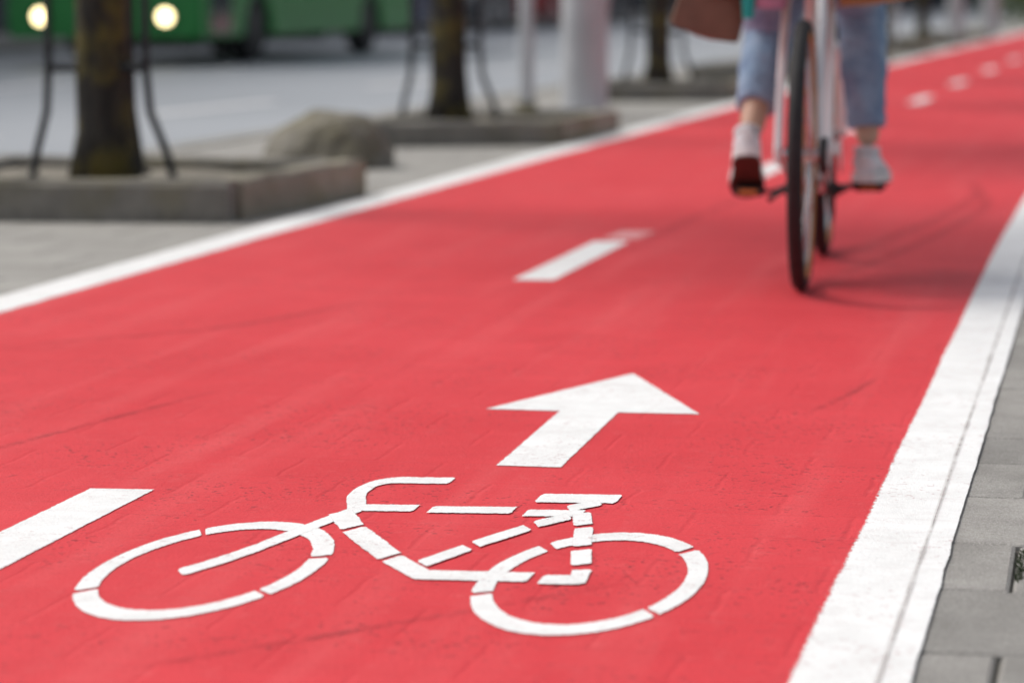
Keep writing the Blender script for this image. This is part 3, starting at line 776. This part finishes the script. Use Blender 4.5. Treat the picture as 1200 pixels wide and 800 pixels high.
def shoe(name,O,pitch,yaw,sole):
    b=B(); Mx=Matrix.Translation(O)@Matrix.Rotation(yaw,4,'Z')@Matrix.Rotation(-pitch,4,'X')
    sec=[(-.078,.012,.030,.055),(-.070,.028,.028,.085),(-.045,.036,.026,.10),(-.01,.038,.026,.105),(.03,.038,.026,.092),(.07,.041,.026,.072),(.11,.045,.026,.056),(.15,.041,.026,.046),(.175,.028,.026,.040),(.188,.010,.028,.034)]
    v=[];f=[];sg=20
    for (y,w,z0,z1) in sec:
        for j in range(sg):
            a=2*math.pi*j/sg; ca,sa=math.cos(a),math.sin(a)
            x=w*math.copysign(abs(ca)**.75,ca); z=(z0+z1)/2+(z1-z0)/2*math.copysign(abs(sa)**.8,sa)
            if sa>0 : x*=1-.22*sa
            v.append((x,y,z))
    n=len(sec)
    for i in range(n-1):
        for j in range(sg): k=(j+1)%sg; f.append((i*sg+j,i*sg+k,(i+1)*sg+k,(i+1)*sg+j))
    f.append(tuple(range(sg))[::-1]); f.append(tuple(range((n-1)*sg,n*sg)))
    b.add(v,f,0,Mx)
    out=[(.012,-.086),(.031,-.076),(.040,-.04),(.038,.01),(.042,.06),(.049,.11),(.046,.15),(.032,.182),(.012,.197)]
    ring=[(x,y) for x,y in out]+[(-x,y) for x,y in out[::-1]]; m=len(ring)
    vv=[(x,y,0.006) for x,y in ring]+[(x,y,.032) for x,y in ring]
    b.add(vv,[(i,(i+1)%m,m+(i+1)%m,m+i) for i in range(m)]+[tuple(range(m,2*m))],1,Mx)
    vv=[(x*.98,y*.99,0.0) for x,y in ring]+[(x*.995,y*.995,.0065) for x,y in ring]
    b.add(vv,[(i,(i+1)%m,m+(i+1)%m,m+i) for i in range(m)]+[tuple(range(m))[::-1],tuple(range(m,2*m))],2,Mx)
    b.tube([(0,-.022,.085),(0,-.020,.102),(0,-.020,.104),(0,-.020,.09)],[(.036,.049),(.037,.048),(.032,.043),(.030,.040)],20,0,cap=False,mat=Mx)
    b.box((0,-.080,.066),(.018,.006,.04),1,.002,mat=Mx)
    for k in range(5): b.tube([(-.022,.03+k*.016,.094-k*.006),(0,.032+k*.016,.098-k*.006),(.022,.03+k*.016,.094-k*.006)],.003,6,1,mat=Mx)
    return b.make(name,[M['shoe'],M['solew'],sole],rider,True)
shoe('shoe_left',LO,al,R(4),M['soleb']); shoe('shoe_right',RO,R(2),R(-6),M['soleb'])
b=B()
b.tube(catm([(0,.20,.785),(0,.20,.86),(0,.21,.98),(0,.25,1.12),(0,.31,1.30),(0,.345,1.41),(0,.37,1.475)],5),
       [(.225,.215),(.22,.21),(.215,.205),(.212,.20),(.21,.195),(.20,.18),(.19,.165),(.182,.155),(.175,.145),(.168,.138),(.160,.132),(.156,.128),(.153,.125),(.152,.124),(.152,.123),(.153,.122),(.156,.121),(.16,.12),(.165,.118),(.17,.115),(.175,.113),(.178,.11),(.178,.107),(.175,.103),(.168,.098),(.155,.092),(.13,.085),(.105,.078),(.08,.07),(.065,.062),(.058,.058)],32,0,cap=False,jit=.10)
for s in (-1,1):
    b.tube(catm([(s*.13,.35,1.415),(s*.185,.355,1.38),(s*.245,.41,1.28),(s*.302,.47,1.19),(s*.298,.56,1.14),(s*.287,.64,1.093)],5),[.07-.0012*i for i in range(26)],20,0,cap=False,jit=.14)
b.tube([(0,.365,1.455),(0,.375,1.495),(0,.378,1.515)],[(.068,.062),(.066,.062),(.06,.056)],24,0,cap=False)
b.tube([(.150,.30,.93),(.165,.30,.84),(.175,.29,.758)],[(.095,.06),(.10,.06),(.095,.055)],20,0,jit=.3)
b.make('coat',[M['coat']],rider,True)
b=B()
b.tube([(-.075,.02,.92),(-.08,.01,.82),(-.085,.01,.740)],[(.055,.03),(.055,.03),(.040,.02)],20,0,jit=.3)
b.tube([(-.145,.00,.90),(-.145,.00,.80),(-.147,.0,.715)],[(.02,.015),(.02,.018),(.014,.012)],14,1,jit=.3)
b.make('scarf',[M['pink'],M['teal']],rider,True)
def hand(s):
    b=B()
    b.tube([(s*.286,.655,1.08),(s*.286,.672,1.072),(s*.286,.70,1.066),(s*.284,.722,1.062)],[(.024,.018),(.034,.017),(.038,.016),(.034,.014)],16,0,flat=(1,0,0))
    x0=s*.284
    for k in range(4):
        y=.735-.021*k; L=[.95,1.0,.96,.8][k]; r=[.0088,.009,.0086,.0076][k]
        b.tube(catm([(x0-s*.012,y,1.066),(x0+s*.020,y+.002,1.064),(x0+s*.034*L,y+.002,1.042),(x0+s*.024*L,y,1.018),(x0,y,1.014),(x0-s*.010,y-.001,1.020)],3),[r]*10+[r*.95,r*.92,r*.9,r*.85,r*.75,r*.5],10,0)
    b.tube(catm([(x0-s*.018,.672,1.070),(x0-s*.034,.695,1.056),(x0-s*.030,.722,1.036),(x0-s*.016,.738,1.022)],3),[.012,.0118,.0115,.011,.0105,.010,.0098,.009,.008,.005],10,0)
    return b.make('hand_left' if s<0 else 'hand_right',[M['skin']],rider,True)
hand(-1);hand(1)
bm=bmesh.new(); bmesh.ops.create_uvsphere(bm,u_segments=40,v_segments=30,radius=1)
for v in bm.verts:
    x,y,z=v.co; k=1-.26*max(0,-z)**1.3
    X=x*.074*k; Y=y*.092*(1-.10*max(0,-z)*(1 if y<0 else 0)); Z=z*.112
    if y>0:
        Y+=.020*math.exp(-((x/.16)**2+((z+.12)/.17)**2)); Y+=.006*math.exp(-((x/.3)**2+((z+.45)/.10)**2)); Y+=.010*math.exp(-((x/.3)**2+((z+.82)/.2)**2))
        Y-=.010*(math.exp(-(((x-.42)/.2)**2+((z-.04)/.13)**2))+math.exp(-(((x+.42)/.2)**2+((z-.04)/.13)**2)))
    v.co=(X,Y,Z)
hb=B(); T=Matrix.Translation((0,.425,1.655)); hb.addbm(bm,0,T)
for s in (-1,1):
    hb.sphere((s*.030,.076,.004),.0115,1,12,T); hb.sphere((s*.030,.0855,.004),.0045,2,10,T); hb.sphere((s*.074,-.005,-.008),(.008,.018,.030),0,14,T)
    hb.tube([(s*.016,.089,.026),(s*.030,.088,.031),(s*.046,.078,.026)],.0025,6,4,mat=T)
hb.sphere((0,.088,-.050),(.022,.008,.006),3,14,T)
hb.make('head',[M['skin'],M['eyew'],M['iris'],M['lips'],M['hair']],rider,True)
bm=bmesh.new(); bmesh.ops.create_uvsphere(bm,u_segments=40,v_segments=30,radius=1)
for v in list(bm.verts):
    x,y,z=v.co; q=1+.03*math.sin(math.atan2(x,z+.3)*26)
    v.co=(x*.084*q,y*.100*q-.010,z*.122*q+.008)
bmesh.ops.delete(bm,geom=[v for v in bm.verts if (v.co.y>.045 and v.co.z<.075) or v.co.z<-.07],context='VERTS')
hb=B(); hb.addbm(bm,0,T)
hb.tube(catm([(0,.34,1.70),(0,.29,1.69),(0,.262,1.60),(0,.255,1.48),(0,.25,1.36)],4),[.028,.035,.036,.036,.037,.037,.037,.036,.035,.034,.033,.031,.029,.026,.022,.016,.006],14,0,jit=.2)
hb.make('hair',[M['hair']],rider,True)
b=B()
bm=bmesh.new(); bmesh.ops.create_cube(bm,size=1); bmesh.ops.subdivide_edges(bm,edges=bm.edges[:],cuts=4,use_grid_fill=True)
for v in bm.verts:
    x,y,z=v.co; w=1+.12*(0.5-z)
    v.co=Vector((x*.165*w,y*.10*(1-.55*(z+.5)*.8)*(1-.25*(2*abs(x))**2),z*.25+.006*math.cos(x*6)*(-1 if z<0 else 1)))
bmesh.ops.bevel(bm,geom=[e for e in bm.edges if e.calc_face_angle(0)>R(60)],offset=.006,segments=2,affect='EDGES')
Tb=Matrix.Translation((-.236,.05,.790))@Matrix.Rotation(R(16),4,'Y')@Matrix.Rotation(R(12),4,'Z')
b.addbm(bm,0,Tb); b.box((0,-.050,.04),(.11,.016,.10),0,.006,mat=Tb); b.box((0,-.060,.0),(.025,.008,.03),1,.003,mat=Tb)
b.tube(catm([(-.28,.05,.91),(-.27,.12,1.1),(-.20,.24,1.36),(-.12,.33,1.475),(-.13,.43,1.40),(-.20,.34,1.15),(-.17,.08,.91)],6),.008,8,0)
b.make('handbag',[M['leather'],M['chrome']],rider,True)

# ------------------------------------------------------------------ light, sky, camera
w=bpy.data.worlds.new('World'); scene.world=w; w.use_nodes=True
nn=w.node_tree.nodes; ll=w.node_tree.links; bg=nn['Background']
sky=nn.new('ShaderNodeTexSky'); sky.sky_type='NISHITA'; sky.sun_disc=False
EL,AZ=50,-75
sky.sun_elevation=R(EL); sky.sun_rotation=R(AZ); sky.air_density=1; sky.dust_density=4; sky.ozone_density=1
hs=nn.new('ShaderNodeHueSaturation'); hs.inputs['Saturation'].default_value=.4; ll.new(sky.outputs[0],hs.inputs['Color'])
ll.new(hs.outputs[0],bg.inputs['Color']); bg.inputs['Strength'].default_value=.15
sd=bpy.data.lights.new('sun','SUN'); sd.energy=2.1; sd.angle=R(18); sd.color=(1,.965,.91)
so=bpy.data.objects.new('sun',sd); COL.objects.link(so)
dv=Vector((math.sin(R(AZ))*math.cos(R(EL)),math.cos(R(AZ))*math.cos(R(EL)),math.sin(R(EL))))
so.rotation_euler=dv.to_track_quat('Z','Y').to_euler(); so.location=dv*30
cd=bpy.data.cameras.new('camera'); cam=bpy.data.objects.new('camera',cd); COL.objects.link(cam)
cam.location=(0,0,.79); cam.rotation_euler=(R(90-6.876),0,R(11.7127))
cd.lens=102; cd.sensor_width=36; cd.clip_end=2000; cd.clip_start=.05
cd.dof.use_dof=True; cd.dof.focus_distance=4.5; cd.dof.aperture_fstop=3.2
scene.camera=cam
scene.view_settings.view_transform='Standard'; scene.view_settings.look='None'; scene.view_settings.exposure=0
